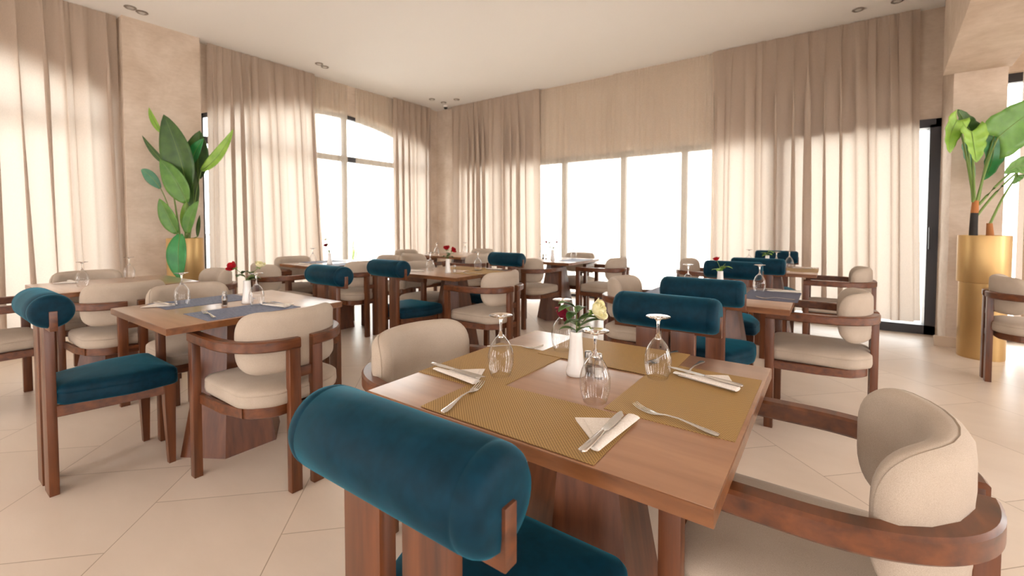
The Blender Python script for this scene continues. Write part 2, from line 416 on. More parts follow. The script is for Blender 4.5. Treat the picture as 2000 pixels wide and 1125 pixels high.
curtain('curtain', 'u', -1.47, -4.2, 6.30, ZC, 2.85, CURT, 'taupe curtain at right edge behind the gold planter', 'taupe curtains', lam=.16, over=.06, seed=8)
curtain('sheer_curtain', 'v', 3.80, 4.47, 6.52, .06, H-.01, SHEER, 'cream sheer on left wall, left of the window mullion', 'cream sheers', lam=.10, amp=.016, over=.012, seed=9)
curtain('sheer_curtain', 'v', 4.62, 5.42, 6.52, .06, H-.01, SHEER, 'cream sheer on left wall, right of the window mullion', 'cream sheers', lam=.10, amp=.016, over=.012, seed=10)
curtain('sheer_curtain', 'u', 4.10, 2.72, 6.525, .06, H-.01, SHEER, 'cream sheer on far wall, left of the gathered joint', 'cream sheers', lam=.11, amp=.016, over=.016, drift=(0,-.05), seed=11)
curtain('sheer_curtain', 'u', 2.74, 1.25, 6.49, .06, H-.01, SHEER, 'cream sheer on far wall, right of the gathered joint', 'cream sheers', lam=.11, amp=.016, over=.016, drift=(-.08,0), seed=12)

# ------------------------------------------------------------------ ceiling fittings
def downlight(u, v, label):
    t = empty('downlight', P(u, v, H), 0, label, 'ceiling light', 'recessed ceiling lights')
    bm = bmesh.new(); lathe(bm, [(.052,0),(.055,-.006),(.048,-.012),(.036,-.010),(.034,0)], 24); obj('trim_ring', bm, plain('nickel', (170,164,158), .3, 1), t)
    bm = bmesh.new(); lathe(bm, [(.001,-.016),(.018,-.018),(.034,-.008),(.036,0)], 12, capb=True); obj('crystal_lens', bm, GLASS, t, 10)
for u, v, l in [(1.56,6.08,'left one of the pair of small downlights above the banana-leaf plant'),(1.67,6.12,'right one of the pair of small downlights above the banana-leaf plant'),
                (3.65,5.99,'left one of the downlight pair above the second arched window'),(3.77,6.04,'right one of the downlight pair above the second arched window'),
                (5.86,5.98,'leftmost of three downlights near the room corner'),(6.14,5.96,'middle of three downlights near the room corner'),(6.13,5.62,'rightmost of three downlights near the room corner'),
                (6.10,-.20,'downlight above the right-hand taupe curtain, left of two'),(6.10,-.52,'downlight above the right-hand taupe curtain, right of two')]: downlight(u, v, l)
t = empty('dome_camera', P(6.34, 6.10, H), 0, 'small white dome camera on the ceiling in the room corner', 'security camera')
bm = bmesh.new(); lathe(bm, [(.045,0),(.045,-.03),(.001,-.031)], 20, capt=True); obj('base', bm, CERAM, t)
bm = bmesh.new(); lathe(bm, [(.036,-.03),(.034,-.05),(.022,-.065),(.001,-.07)], 20, capt=True); obj('dome', bm, plain('smoked_dome', (30,28,28), .15), t)

# ------------------------------------------------------------------ chairs
def make_armchair():
    t = empty('armchair')
    sy = .235; sx = .262
    ol = outline([(-.235,.245),(-.235,-.17),(-.13,-.26),(.13,-.26),(.235,-.17),(.235,.245)], [.07,.12,.12,.12,.12,.07])[::-1]
    ol = ol[::-1]
    ca = sum((a.x*b.y - b.x*a.y) for a, b in zip(ol, ol[1:]+ol[:1]))
    if ca < 0: ol = ol[::-1]
    bm = bmesh.new()
    pad(bm, ol, [(.02,.395),(.004,.402),(0,.418),(.001,.447),(.0035,.450),(.001,.453),(.003,.462),(.014,.472)],
        [(.0,.395)], [(.85,.482),(.6,.487),(.3,.489),(0.02,.489)])
    obj('seat', bm, LINEN, t, 60)
    bm = bmesh.new(); n = len(ol)
    pad(bm, ol, [(.03,.345),(.022,.35),(.022,.395)], [(0,.345)], [(0,.395)])
    obj('seat_frame', bm, WOODX, t)
    # back cushion, a rounded pad bent round a half ellipse
    half = .262; hh = .138
    bo = outline([(-half,-hh),(half,-hh),(half,hh),(-half,hh)], [.108,.108,.108,.108], 9)
    pts = []
    for p, q_ in zip(bo, bo[1:]+bo[:1]):
        m = max(1, int((q_-p).length/.04))
        for k in range(m): pts.append(p + (q_-p)*k/m)
    bo = pts
    ax_, by_ = .212, .166
    tab = [(0.0, 0.0)]; th = 0
    while th < 2.2:
        d = math.hypot(ax_*math.cos(th), by_*math.sin(th))*.01; th += .01; tab.append((tab[-1][0]+d, th))
    def arcang(s):
        a = abs(s)
        for k in range(1, len(tab)):
            if tab[k][0] >= a: 
                f = (a-tab[k-1][0])/(tab[k][0]-tab[k-1][0]); return math.copysign(tab[k-1][1]*(1-f)+tab[k][1]*f, s)
        return math.copysign(tab[-1][1], s)
    def bend(s, h, d):
        th = arcang(s); x = ax_*math.sin(th); y = -.06 - by_*math.cos(th)
        nx, ny = math.sin(th)/ax_, -math.cos(th)/by_; l = math.hypot(nx, ny)
        return Vector((x + nx/l*d, y + ny/l*d, .672 + h))
    bm = bmesh.new(); T = .036
    pad(bm, bo, [(.022,-T*.86),(.008,-T*.55),(.001,-T*.1),(0,T*.22),(.0035,T*.30),(.001,T*.38),(.008,T*.66),(.024,T*.95)],
        [(.1,-T*1.0),(.35,-T*1.0),(.6,-T*.98),(.82,-T*.93)], [(.82,T*1.0),(.6,T*1.02),(.35,T*1.02),(.1,T*1.02)], bend)
    obj('backrest', bm, LINEN, t, 60)
    for s in (-1, 1):
        obj('leg', bx((s*sx, sy-.01, .325), (.036,.046,.65), .003), WOODV, t)
        obj('leg', bx((s*.052, -.268, .34), (.05,.036,.68), .003), WOODV, t)
        pts = [(s*sx, sy+.012), (s*sx, .12), (s*sx, .02)]
        for k in range(1, 21):
            a = PI/2*k/20; pts.append((s*(.028 + (sx-.028)*max(0, math.cos(a))**.86), .02 - .29*math.sin(a)**.9))
        bm = bmesh.new(); sweep(bm, [(x, y, .668) for x, y in pts], (.046, .048)); obj('arm_rail', bm, WOODX, t, 40)
        bm = bmesh.new(); sweep(bm, [(s*.243, .215, .372), (s*.236, 0, .372), (s*.205, -.14, .372)], (.022, .046)); obj('side_rail', bm, WOODX, t)
    for z in (.532, .372): obj('back_stretcher', bx((0,-.268,z), (.11,.022,.043), .002), WOODX, t)
    freeze(t); return t
def make_teal():
    t = empty('teal_chair')
    ol = outline([(.225,.235),(-.225,.235),(-.235,.05),(-.15,-.19),(.15,-.19),(.235,.05)], [.045,.045,.2,.07,.07,.2])
    ca = sum((a.x*b.y - b.x*a.y) for a, b in zip(ol, ol[1:]+ol[:1]))
    if ca < 0: ol = ol[::-1]
    bm = bmesh.new()
    pad(bm, ol, [(.01,.40),(.002,.405),(0,.42),(.001,.448),(.003,.451),(.001,.454),(.003,.468),(.014,.482)],
        [(0,.40)], [(.85,.492),(.6,.497),(.3,.499),(0.02,.499)])
    obj('seat', bm, VELVET, t, 60)
    for s in (-1, 1):
        bm = bmesh.new(); sweep(bm, [(s*.125,-.19,.375),(s*.185,.19,.375)], (.024,.05)); obj('side_rail', bm, WOODX, t)
        bm = bmesh.new(); a = Vector((s*.192,.20,0))
        rings(bm, [[a+Vector((i*w_-s*o, j*w_-o2, z)) for i, j in ((-1,-1),(1,-1),(1,1),(-1,1))] for w_, z, o, o2 in ((.014,0,0,0),(.022,.30,.004,.004),(.023,.40,.004,.004))])
        obj('leg', bm, WOODV, t)
        obj('back_post', bx((s*.074,-.205,.375), (.095,.034,.75), .003), WOODV, t)
    obj('front_rail', bx((0,.192,.375), (.34,.024,.05), .002), WOODX, t)
    L = .215; r = .0745
    bm = bmesh.new(); rs = []
    for x, q_ in [(-L,.02),(-L,.55),(-L+.002,.80),(-L+.012,.93),(-L+.024,.985),(-L+.034,.995),(-L+.037,.975),(-L+.040,1.0),(-L/3,1.0),(L/3,1.0),(L-.040,1.0),(L-.037,.975),(L-.034,.995),(L-.024,.985),(L-.012,.93),(L-.002,.80),(L,.55),(L,.02)]:
        rs.append([Vector((x, -.205 + r*1.0*q_*math.cos(2*PI*k/40), .825 + r*.97*q_*math.sin(2*PI*k/40))) for k in range(40)])
    rings(bm, rs); obj('headroll', bm, VELVET, t, 60)
    obj('crossbar', bx((0,-.205,.785), (2*L+.012,.026,.085), .002), WOODX, t)
    freeze(t); return t
arm0 = make_armchair(); teal0 = make_teal(); used = set()
def place(first, u, v, face, label, group, cat='chair', dr=0):
    o = first if first.name not in used else copy_tree(first)
    used.add(first.name)
    o.location = P(u, v, 0); o.rotation_euler = (0, 0, R({'+u':0,'-u':180,'+v':90,'-v':-90}[face] + dr))
    tag(o, label, cat, group); return o
GA = 'beige armchairs with curved wooden rails'; GT = 'teal velvet chairs with bolster backs'
for a in [
 (1.085,2.20,'+v','beige armchair with back to camera at near side of the left blue-mat table'),
 (1.19,.03,'+v','large beige armchair in right foreground, arms reaching the gold-mat table'),
 (1.15,1.09,'-v','beige armchair tucked in at left side of the nearest gold-mat table'),
 (1.12,3.22,'-v','beige armchair at far side of left blue-mat table, behind its glass'),
 (.93,4.03,'+v','beige armchair between left blue-mat table and the far-left table'),
 (.96,4.90,'-v','beige armchair against left curtains, behind the far-left table'),
 (.33,4.40,'+u','beige armchair cut by left frame edge behind the teal chair'),
 (1.50,4.36,'-u','beige armchair in front of the left gold planter'),
 (2.33,4.58,'+u','beige armchair right of the left gold planter, beside red rose in photo'),
 (3.00,4.27,'+v','beige armchair between two teal bolster chairs, backed to camera'),
 (2.86,5.18,'-v','beige armchair behind the table at second arched window, left end'),
 (3.55,4.55,'-u','beige armchair before the white left window, above a teal bolster'),
 (2.98,2.38,'+v','beige armchair with back to camera at near side of the red-rose table'),
 (3.21,3.36,'-v','beige armchair behind red-rose table, to the left of its vase'),
 (4.30,4.62,'+u','beige armchair left of the corner table, lower of two overlapping backs'),
 (4.68,5.22,'-v','beige armchair left of the corner table, farther of two overlapping backs'),
 (4.60,3.98,'+v','beige armchair in side view near side of the corner table'),
 (5.42,4.55,'-u','beige armchair farthest in the room corner, behind the corner table'),
 (4.46,2.88,'+u','beige armchair with back to camera left of the table by the sheers'),
 (5.44,2.82,'-u','beige armchair standing directly before the far sheers, facing camera'),
 (5.05,2.22,'+v','beige armchair in side view right of the table by the sheers'),
 (3.15,1.07,'-v','beige armchair behind the nearest teal bolster, left of navy-mat table'),
 (5.30,1.13,'-v','beige armchair by the far curtain edge, left of teal bolsters'),
 (3.26,.05,'+v','beige armchair in full side view right of the navy-mat table'),
 (5.12,-.06,'+v','beige armchair in side view right of the farthest teal-chair table'),
 (4.90,-1.27,'-v','beige armchair at right frame edge before the tall gold planter'),
]: place(arm0, a[0], a[1], a[2], a[3], GA, dr=0)
for a in [
 (.665,.55,'+u','large teal velvet chair in foreground, seen from behind its bolster'),
 (.60,2.87,'+u','teal velvet chair at left frame edge beside the blue-mat table'),
 (1.70,.56,'-u','teal velvet chair facing camera at far side of nearest gold-mat table'),
 (2.81,.57,'+u','teal velvet chair with back to camera at the navy-mat table'),
 (3.80,.64,'-u','teal velvet chair behind the navy-mat table, behind flower vase'),
 (4.72,.52,'+u','teal velvet chair between navy-mat table and the farthest right table'),
 (5.78,.50,'-u','farthest teal velvet chair, close to the right-hand curtain'),
 (1.66,2.98,'-u','teal velvet chair at right end of left blue-mat table'),
 (2.67,3.05,'+u','teal velvet chair at left end of the red-rose table'),
 (3.66,2.83,'-u','teal velvet chair at right end of the red-rose table'),
]: place(teal0, a[0], a[1], a[2], a[3], GT)

# ------------------------------------------------------------------ tables
EDGE_SHADE = wood('tabletop_edge_shade', (92,54,28), (118,72,38), (138,88,50), (8,30,40), .35, .4)  # shade of the tabletop edges put into a darker wood colour
def make_table(sx, sy):
    t = empty('dining_table')
    obj('tabletop', bx((0,0,.734), (sx-.004,sy-.004,.032), .0015), TOPM, t)
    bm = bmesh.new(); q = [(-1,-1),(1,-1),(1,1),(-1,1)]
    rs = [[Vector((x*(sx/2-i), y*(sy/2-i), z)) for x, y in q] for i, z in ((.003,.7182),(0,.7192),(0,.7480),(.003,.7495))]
    rings(bm, rs + [[Vector((x*(sx/2-.003), y*(sy/2-.003), .7182)) for x, y in q]], False, False); obj('edge_shade_band', bm, EDGE_SHADE, t, 30)  # added band carrying the painted shade of the edges
    bm = bmesh.new(); box(bm, (0,0,.709), (.50,.50,.018)); obj('mounting_plate', bm, WOODX, t)
    bm = bmesh.new()
    hexr = lambda r, z: [Vector((r*math.sin(PI/3*k), r*math.cos(PI/3*k), z)) for k in range(6)]
    rings(bm, [hexr(.255,0), hexr(.125,.70)]); obj('pedestal', bm, WOODB, t, 20)
    freeze(t); return t
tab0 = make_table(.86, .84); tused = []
TB = {}
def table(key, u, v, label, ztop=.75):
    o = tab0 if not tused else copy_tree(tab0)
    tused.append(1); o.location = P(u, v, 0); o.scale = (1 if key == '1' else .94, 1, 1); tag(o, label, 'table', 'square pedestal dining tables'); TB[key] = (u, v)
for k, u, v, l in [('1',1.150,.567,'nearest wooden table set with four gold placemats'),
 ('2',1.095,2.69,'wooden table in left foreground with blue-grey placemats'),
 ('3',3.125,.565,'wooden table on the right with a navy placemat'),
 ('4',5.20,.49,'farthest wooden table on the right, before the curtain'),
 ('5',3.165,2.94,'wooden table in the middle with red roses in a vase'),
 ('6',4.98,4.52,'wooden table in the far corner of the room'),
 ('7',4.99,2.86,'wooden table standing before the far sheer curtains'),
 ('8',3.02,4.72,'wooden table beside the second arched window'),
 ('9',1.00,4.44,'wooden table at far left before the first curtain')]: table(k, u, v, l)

# ------------------------------------------------------------------ tableware
ZT0 = .7502
def make_glass():
    t = empty('wine_glass'); bm = bmesh.new()
    out = [(.0280,.0002),(.0312,.010),(.0345,.022),(.0370,.036),(.0380,.050),(.0370,.064),(.0335,.079),(.0280,.092),(.0210,.103),(.0135,.112),(.0080,.1185)]
    rim = [(.0300,.010),(.0290,.006),(.0271,.0008)]
    lathe(bm, rim + out, 40); obj('bowl', bm, THIN, t, 60)
    bm = bmesh.new()
    lathe(bm, [(.001,.112),(.0085,.1125),(.0078,.1190),(.0048,.126),(.0036,.135),(.0036,.150),(.0050,.163),(.0090,.170),(.0200,.1738),(.0335,.1760),(.0342,.1770),(.0335,.1780),(.001,.1782)], 32, capb=True, capt=True)
    obj('stem', bm, GLASS, t, 60); freeze(t); return t
def make_vase():
    bm = bmesh.new()
    prof = [(.001,.012),(.020,.012),(.0215,.03),(.016,.075),(.0145,.118),(.0150,.127),(.0172,.129),(.0185,.127),(.0180,.118),(.0195,.085),(.0245,.035),(.0290,.012),(.0285,.002),(.026,0),(.001,0)]
    lathe(bm, prof, 32, capb=True, capt=True); return obj('bud_vase', bm, CERAM, None, 50)
def make_shaker(fill):
    t = empty('shaker')
    bm = bmesh.new(); lathe(bm, [(.001,.004),(.0125,.004),(.0118,.04),(.0085,.055),(.0098,.056),(.0130,.042),(.0150,.006),(.0145,0),(.001,0)], 12, capb=True, capt=True); obj('glass_body', bm, THIN, t, 25)
    bm = bmesh.new(); lathe(bm, [(.0112,.053),(.0112,.066),(.0095,.070),(.001,.0712)], 20, capb=True, capt=True); obj('cap', bm, CHROME, t)
    bm = bmesh.new(); lathe(bm, [(.0118,.0045),(.0114,.026),(.001,.027)], 12, capb=True, capt=True); obj('contents', bm, fill, t)
    freeze(t); return t
def make_fork():
    bm = bmesh.new()
    pr = [(-.105,.005,.010),(-.100,.0055,.018),(-.080,.006,.017),(-.050,.0085,.011),(-.015,.011,.0065),(.015,.009,.0065),(.035,.0045,.012),(.048,.0035,.021),(.058,.004,.0235)]
    sweep(bm, [(0,y,z-.002) for y, z, w_ in pr], [(w_, .0028) for y, z, w_ in pr], 'oval')
    for i in range(4):
        x = (i-1.5)*.0062
        sweep(bm, [(x,.056,.0015),(x,.070,.0028),(x,.086,.0065),(x*.96,.097,.0115)], [(.0036,.0022),(.0034,.002),(.003,.0018),(.0016,.0012)], 'oval')
    return obj('fork', bm, STEEL, None, 60)
def make_spoon():
    bm = bmesh.new()
    pr = [(-.105,.004,.010),(-.095,.0045,.017),(-.05,.0085,.010),(0,.010,.006),(.03,.006,.008),(.042,.003,.022),(.058,.0016,.034),(.074,.0025,.034),(.088,.006,.024),(.094,.0085,.008)]
    sweep(bm, [(0,y,z-.001) for y, z, w_ in pr], [(w_, .0024) for y, z, w_ in pr], 'oval'); return obj('spoon', bm, STEEL, None, 60)
def make_knife():
    t = empty('table_knife')
    bm = bmesh.new(); sweep(bm, [(0,-.110,.004),(0,-.106,.004),(0,-.07,.004),(0,-.02,.004),(0,-.008,.004)], [(.010,.004),(.018,.008),(.017,.008),(.012,.007),(.009,.006)], 'oval'); obj('handle', bm, STEEL, t, 60)
    bm = bmesh.new(); sweep(bm, [(0,-.008,.004),(.001,.0,.004),(.001,.04,.004),(.0005,.085,.004),(-.004,.105,.004)], [(.009,.004),(.015,.0018),(.019,.0015),(.018,.0012),(.004,.001)], 'rect'); obj('blade', bm, STEEL, t, 40)
    freeze(t); return t
def make_napkin():
    bm = bmesh.new()   # a folded triangle with a thicker rolled edge along the knife
    def sheet(pl, z0, z1):
        rings(bm, [[Vector((x,y,z0+h)) for x,y,h in pl], [Vector((x,y,z1+h)) for x,y,h in pl]])
    sheet([(.004,-.060,0),(.016,-.070,0),(.022,.092,0),(-.012,.080,0),(-.088,.030,0),(-.078,.018,0)], .0006, .003)
    sheet([(.004,-.050,0),(.012,-.068,0),(.020,.090,.001),(-.004,.072,.001),(-.066,.030,.001)], .0031, .0048)
    sweep(bm, [(.012,-.082,.006),(.014,-.03,.0072),(.018,.04,.0076),(.022,.100,.0085)], [(.020,.006),(.025,.008),(.028,.009),(.031,.010)], 'oval')
    return obj('folded_napkin', bm, NAPK, None, 40)
def make_mat(name, sx, sy, m):
    return obj(name, bx((0,0,.0008), (sx,sy,.0014)), m, None, None)
glass0 = make_glass(); vase0 = make_vase(); salt0 = make_shaker(SALT); pep0 = make_shaker(DOTS)
fork0 = make_fork(); spoon0 = make_spoon(); knife0 = make_knife(); nap0 = make_napkin()
gused = set()
def put(first, u, v, dz, rot, label, cat, group=None):
    o = first if first.name not in gused else copy_tree(first)
    gused.add(first.name); o.location = P(u, v, ZT0 + dz); o.rotation_euler = (0,0,R(rot)); tag(o, label, cat, group); return o
GG = 'inverted wine glasses'; GF = 'forks on the placemats'; GN = 'folded white napkins'; GK = 'knives on napkins'
def mat(name, m, sx, sy, u, v, label, group, rot=0, dz=0):
    o = make_mat(name, sx, sy, m); o.location = P(u, v, ZT0+dz); o.rotation_euler = (0,0,R(rot)); return tag(o, label, 'placemat', group)
GM = 'gold placemats on the nearest table'
mat('placemat', GOLDMAT, .455, .232, .853, .570, 'gold placemat nearest the camera, beneath napkin and fork', GM, dz=.0016)
mat('placemat', GOLDMAT, .280, .405, 1.117, .857, 'gold placemat on left side of nearest table', GM)
mat('placemat', GOLDMAT, .285, .440, 1.205, .290, 'gold placemat on right side of nearest table beneath a fork', GM)
mat('placemat', GOLDMAT, .430, .285, 1.423, .590, 'gold placemat at far side of nearest table, behind the vase', GM, dz=.0016)
Z1 = .0032
put(glass0, 1.005, .465, Z1, 0, 'upturned wine glass nearest camera on gold-mat table', 'wine glass', GG)
put(glass0, 1.030, .775, Z1-.0016, 0, 'upturned wine glass on left gold placemat, above crossed cutlery', 'wine glass', GG)
put(glass0, 1.275, .395, Z1-.0016, 0, 'upturned wine glass on right gold placemat in front of teal bolster', 'wine glass', GG)
put(glass0, 1.360, .755, Z1, 0, 'upturned wine glass behind the rose vase on gold-mat table', 'wine glass', GG)
put(vase0, 1.165, .600, 0, 0, 'white bud vase at centre of the nearest table', 'vase', 'white bud vases')
put(salt0, 1.180, .535, 0, 0, 'right shaker of the pair behind the nearest wine glass', 'shaker', 'salt and pepper shakers')
put(pep0, 1.185, .570, 0, 0, 'left shaker of the pair beside the near white vase', 'shaker', 'salt and pepper shakers')
put(fork0, .838, .745, Z1+.001, 13-0, 'steel fork on near gold placemat, left end', 'fork', GF)
put(fork0, 1.012, .280, Z1-.001, 77, 'steel fork lying across right gold placemat', 'fork', GF)
put(fork0, 1.295, .905, Z1-.001, -60, 'steel fork behind glass at left gold placemat, tines raised', 'fork', GF)
put(fork0, 1.400, .330, Z1-.001, 176, 'steel fork behind right wine glass, tines towards camera', 'fork', GF)
put(spoon0, 1.470, .440, Z1, 170, 'steel spoon tip at far gold placemat behind right wine glass', 'spoon')
put(nap0, .860, .372, Z1+.0002, 0, 'folded white napkin with knife on near gold placemat', 'napkin', GN)
put(knife0, .852, .372, Z1+.0105, 1, 'knife lying on the napkin nearest the camera', 'knife', GK)
put(nap0, .955, .880, Z1-.0012, -95, 'folded white napkin on left gold placemat', 'napkin', GN)
put(knife0, .958, .880, Z1+.0090, -92, 'knife lying on the left gold placemat napkin', 'knife', GK)
put(nap0, 1.325, .280, Z1-.0012, -103, 'folded white napkin on right gold placemat', 'napkin', GN)
put(knife0, 1.325, .285, Z1+.0090, 76, 'knife lying on the right gold placemat napkin', 'knife', GK)
# left table
GB = 'blue-grey placemats'
mat('placemat', BLUEMAT, .29, .44, 1.06, 2.455, 'blue-grey placemat on near side of left table', GB)
mat('placemat', BLUEMAT, .29, .44, 1.05, 2.945, 'blue-grey placemat on far side of left table', GB)
put(glass0, .93, 2.89, .002, 0, 'upturned wine glass on far blue-grey placemat', 'wine glass', GG)
put(glass0, 1.16, 2.54, .002, 0, 'upturned wine glass beside red-rose vase on blue-grey mat', 'wine glass', GG)
put(vase0, 1.17, 2.67, 0, 0, 'white bud vase on the left blue-mat table', 'vase', 'white bud vases')
put(salt0, 1.09, 2.76, 0, 0, 'left salt shaker on the blue-mat table', 'shaker', 'salt and pepper shakers')
put(pep0, 1.06, 2.69, 0, 0, 'pepper shaker half full beside salt on the blue-mat table', 'shaker', 'salt and pepper shakers')
put(fork0, .90, 2.46, .002, 82, 'fork at left end of the near blue-grey mat', 'fork', GF)
put(nap0, 1.215, 2.44, .0018, -78, 'folded napkin at right end of near blue-grey mat', 'napkin', GN)
put(knife0, 1.215, 2.43, .0120, -80, 'knife on napkin at right end of near blue-grey mat', 'knife', GK)
put(nap0, .86, 2.96, .0018, 100, 'folded napkin at left end of far blue-grey mat', 'napkin', GN)
put(knife0, .865, 2.96, .0120, 98, 'knife on napkin at left end of far blue-grey mat', 'knife', GK)
# right navy table
mat('placemat', NAVYMAT, .29, .44, 3.20, .285, 'navy placemat at right end of the table with yellow-green sprig', 'navy placemats')
mat('placemat', NAVYMAT, .29, .44, 3.10, .835, 'navy placemat at left end, behind the nearer teal bolster', 'navy placemats')
put(glass0, 3.32, .37, .002, 0, 'upturned wine glass on right navy placemat', 'wine glass', GG)
put(glass0, 3.08, .76, .002, 0, 'upturned wine glass left of sprig vase, behind teal bolster', 'wine glass', GG)
put(vase0, 3.28, .60, 0, 0, 'white bud vase holding green sprig behind teal bolster', 'vase', 'white bud vases')
put(fork0, 3.05, .26, .002, 100, 'fork lying across the navy placemat', 'fork', GF)
put(nap0, 3.40, .25, .0018, -84, 'folded napkin at far edge of navy placemat', 'napkin', GN)
put(knife0, 3.405, .24, .0120, -86, 'knife on napkin of the navy placemat', 'knife', GK)
# far right
mat('placemat', GOLDMAT, .29, .44, 5.20, .225, 'pale gold placemat at right end of farthest right table', 'gold mats far right')
for u, v, l in [(5.36,.70,'left of farthest-right table flowers'),(5.05,.42,'on the farthest right table, nearer of two by the sprig'),(5.34,.33,'on the farthest right table, rightmost')]:
    put(glass0, u, v, .002, 0, 'upturned wine glass '+l, 'wine glass', GG)
put(vase0, 5.28, .52, 0, 0, 'white bud vase on the farthest right table', 'vase', 'white bud vases')
put(nap0, 5.38, .23, .0018, -84, 'folded napkin on farthest right table, far edge', 'napkin', GN)
put(nap0, 4.93, .38, .0018, 60, 'folded napkin on farthest right table, near edge', 'napkin', GN)
# middle
mat('placemat', GOLDMAT, .29, .44, 3.20, 2.665, 'gold placemat right of red roses on middle table', 'gold mats on middle table')
mat('placemat', GOLDMAT, .44, .29, 3.42, 2.98, 'gold placemat at far side of middle table', 'gold mats on middle table')
put(glass0, 3.02, 3.12, .002, 0, 'upturned wine glass left of the red roses', 'wine glass', GG)
put(glass0, 3.34, 2.79, .002, 0, 'upturned wine glass right of the red roses', 'wine glass', GG)
put(vase0, 2.99, 2.86, 0, 0, 'white bud vase holding two red roses on middle table', 'vase', 'white bud vases')
put(salt0, 3.06, 2.84, 0, 0, 'small shaker beside the two-red-rose vase', 'shaker', 'salt and pepper shakers')
put(nap0, 2.92, 3.20, .0018, 95, 'folded napkin at left of middle table', 'napkin', GN)
put(nap0, 3.50, 2.72, .0018, -80, 'folded napkin at right of middle table', 'napkin', GN)
put(fork0, 3.06, 2.62, .002, 100, 'fork on the middle table, near gold mat', 'fork', GF)
# window-side table
mat('placemat', BLUEMAT, .29, .44, 3.05, 4.46, 'pale blue placemat on arched-window table, near side', 'blue mats on window table')
mat('placemat', BLUEMAT, .29, .44, 3.05, 4.98, 'pale blue placemat on arched-window table, far side', 'blue mats on window table')
put(glass0, 2.79, 4.76, .002, 0, 'upturned wine glass left of the sprig at arched-window table', 'wine glass', GG)
put(glass0, 3.20, 4.56, .002, 0, 'upturned wine glass against white left window', 'wine glass', GG)
put(vase0, 2.87, 4.56, 0, 0, 'white bud vase on arched-window table', 'vase', 'white bud vases')
put(nap0, 2.70, 4.80, .0018, 95, 'folded napkin on arched-window table', 'napkin', GN)
# corner table
put(glass0, 4.68, 4.70, .002, 0, 'upturned wine glass at left on corner table', 'wine glass', GG)
put(glass0, 5.04, 4.46, .002, 0, 'upturned wine glass at right on corner table', 'wine glass', GG)
put(nap0, 4.62, 4.80, .0018, 95, 'folded napkin at left edge of the corner table', 'napkin', GN)
# sheer-side table
mat('placemat', BLUEMAT, .29, .44, 5.02, 2.60, 'pale blue placemat on right half of the table before sheers', 'blue mats before sheers')
put(glass0, 5.22, 3.22, .002, 0, 'upturned wine glass at left of table before sheers', 'wine glass', GG)
put(glass0, 5.16, 2.70, .002, 0, 'upturned wine glass before the armchair at the sheers', 'wine glass', GG)
put(vase0, 4.88, 2.85, 0, 0, 'white bud vase on table before the sheers', 'vase', 'white bud vases')
put(salt0, 4.85, 2.93, 0, 0, 'right shaker left of the sheer-side vase', 'shaker', 'salt and pepper shakers')
put(pep0, 4.88, 2.99, 0, 0, 'left shaker left of the sheer-side vase', 'shaker', 'salt and pepper shakers')
# far left table
put(glass0, .80, 4.34, .002, 0, 'upturned wine glass at left on far-left table', 'wine glass', GG)
put(glass0, 1.14, 4.66, .002, 0, 'upturned wine glass before dark curtain edge on far-left table', 'wine glass', GG)
put(nap0, .80, 4.72, .0018, 95, 'folded napkin on the far-left table', 'napkin', GN)

# ------------------------------------------------------------------ flowers
def leaf_mesh(bm, pts, width, nrm, fold=.18, curl=0, shape='lance', nx=3, wav=0):
    """leaf blade along the list of midrib points"""
    pts = [Vector(p) for p in pts]; n = len(pts)-1; rows = []
    for i, p in enumerate(pts):
        t = (pts[min(i+1,n)] - pts[max(i-1,0)]).normalized(); s = t.cross(nrm)
        if s.length < 1e-3: s = t.cross(Vector((1,0,0)))
        s.normalize(); nn = s.cross(t).normalized(); f = i/n
        if shape == 'lance': wd = (math.sin(PI*min(1, f*.97+.03)**.85)**.75)
        elif shape == 'heart': wd = (1-f)**.62*min(1, .62+f*2.2) if f < 1 else 0
        else: wd = math.sin(PI*f)**.6
        wd = max(wd, .02)*width/2; row = []
        for k in range(-nx, nx+1):
            q_ = k/nx; back = Vector()
            if shape == 'heart': back = -t*(abs(q_)**1.5)*width*.30*(1-f)**2
            h = fold*abs(q_)*wd + curl*(q_*q_)*wd + wav*math.sin(f*26)*abs(q_)*wd
            row.append(bm.verts.new(p + s*q_*wd + nn*h + back))
        rows.append(row)
    for a, b in zip(rows, rows[1:]):
        for i in range(len(a)-1): bm.faces.new((a[i], a[i+1], b[i+1], b[i]))
def solid(o, th):
    m = o.modifiers.new('thickness', 'SOLIDIFY'); m.thickness = th; return o
def rose_head(parent, c, d, r, m):
    c = Vector(c); d = Vector(d).normalized(); a = d.cross(Vector((.3,.9,.1))).normalized(); b = d.cross(a); bm = bmesh.new(); rnd = random.Random(int(r*1e5))
    for ly, (cnt, rr, open_) in enumerate([(3,.30,-.15),(4,.55,.0),(5,.85,.22),(5,1.05,.5)]):
        for k in range(cnt):
            an = 2*PI*(k+ly*.37)/cnt; hw = PI/cnt*1.35; rows = []
            for i in range(6):
                f = i/5; row = []
                for j in range(5):
                    g = an + hw*(j/2-1)*math.sin(PI*(.25+.6*f))
                    rad = r*rr*(math.sin(PI*.5*min(1,f*1.5+.12)) + open_*f*f*.8)
                    z = r*(-.75 + 1.75*f - (.12*ly)*f - .18*abs(j/2-1)**2*f)
                    row.append(bm.verts.new(c + a*rad*math.cos(g) + b*rad*math.sin(g) + d*z))
                rows.append(row)
            for p, q_ in zip(rows, rows[1:]):
                for j in range(4): bm.faces.new((p[j],p[j+1],q_[j+1],q_[j]))
    return solid(obj('flower_head', bm, m, parent, 60), .0006)
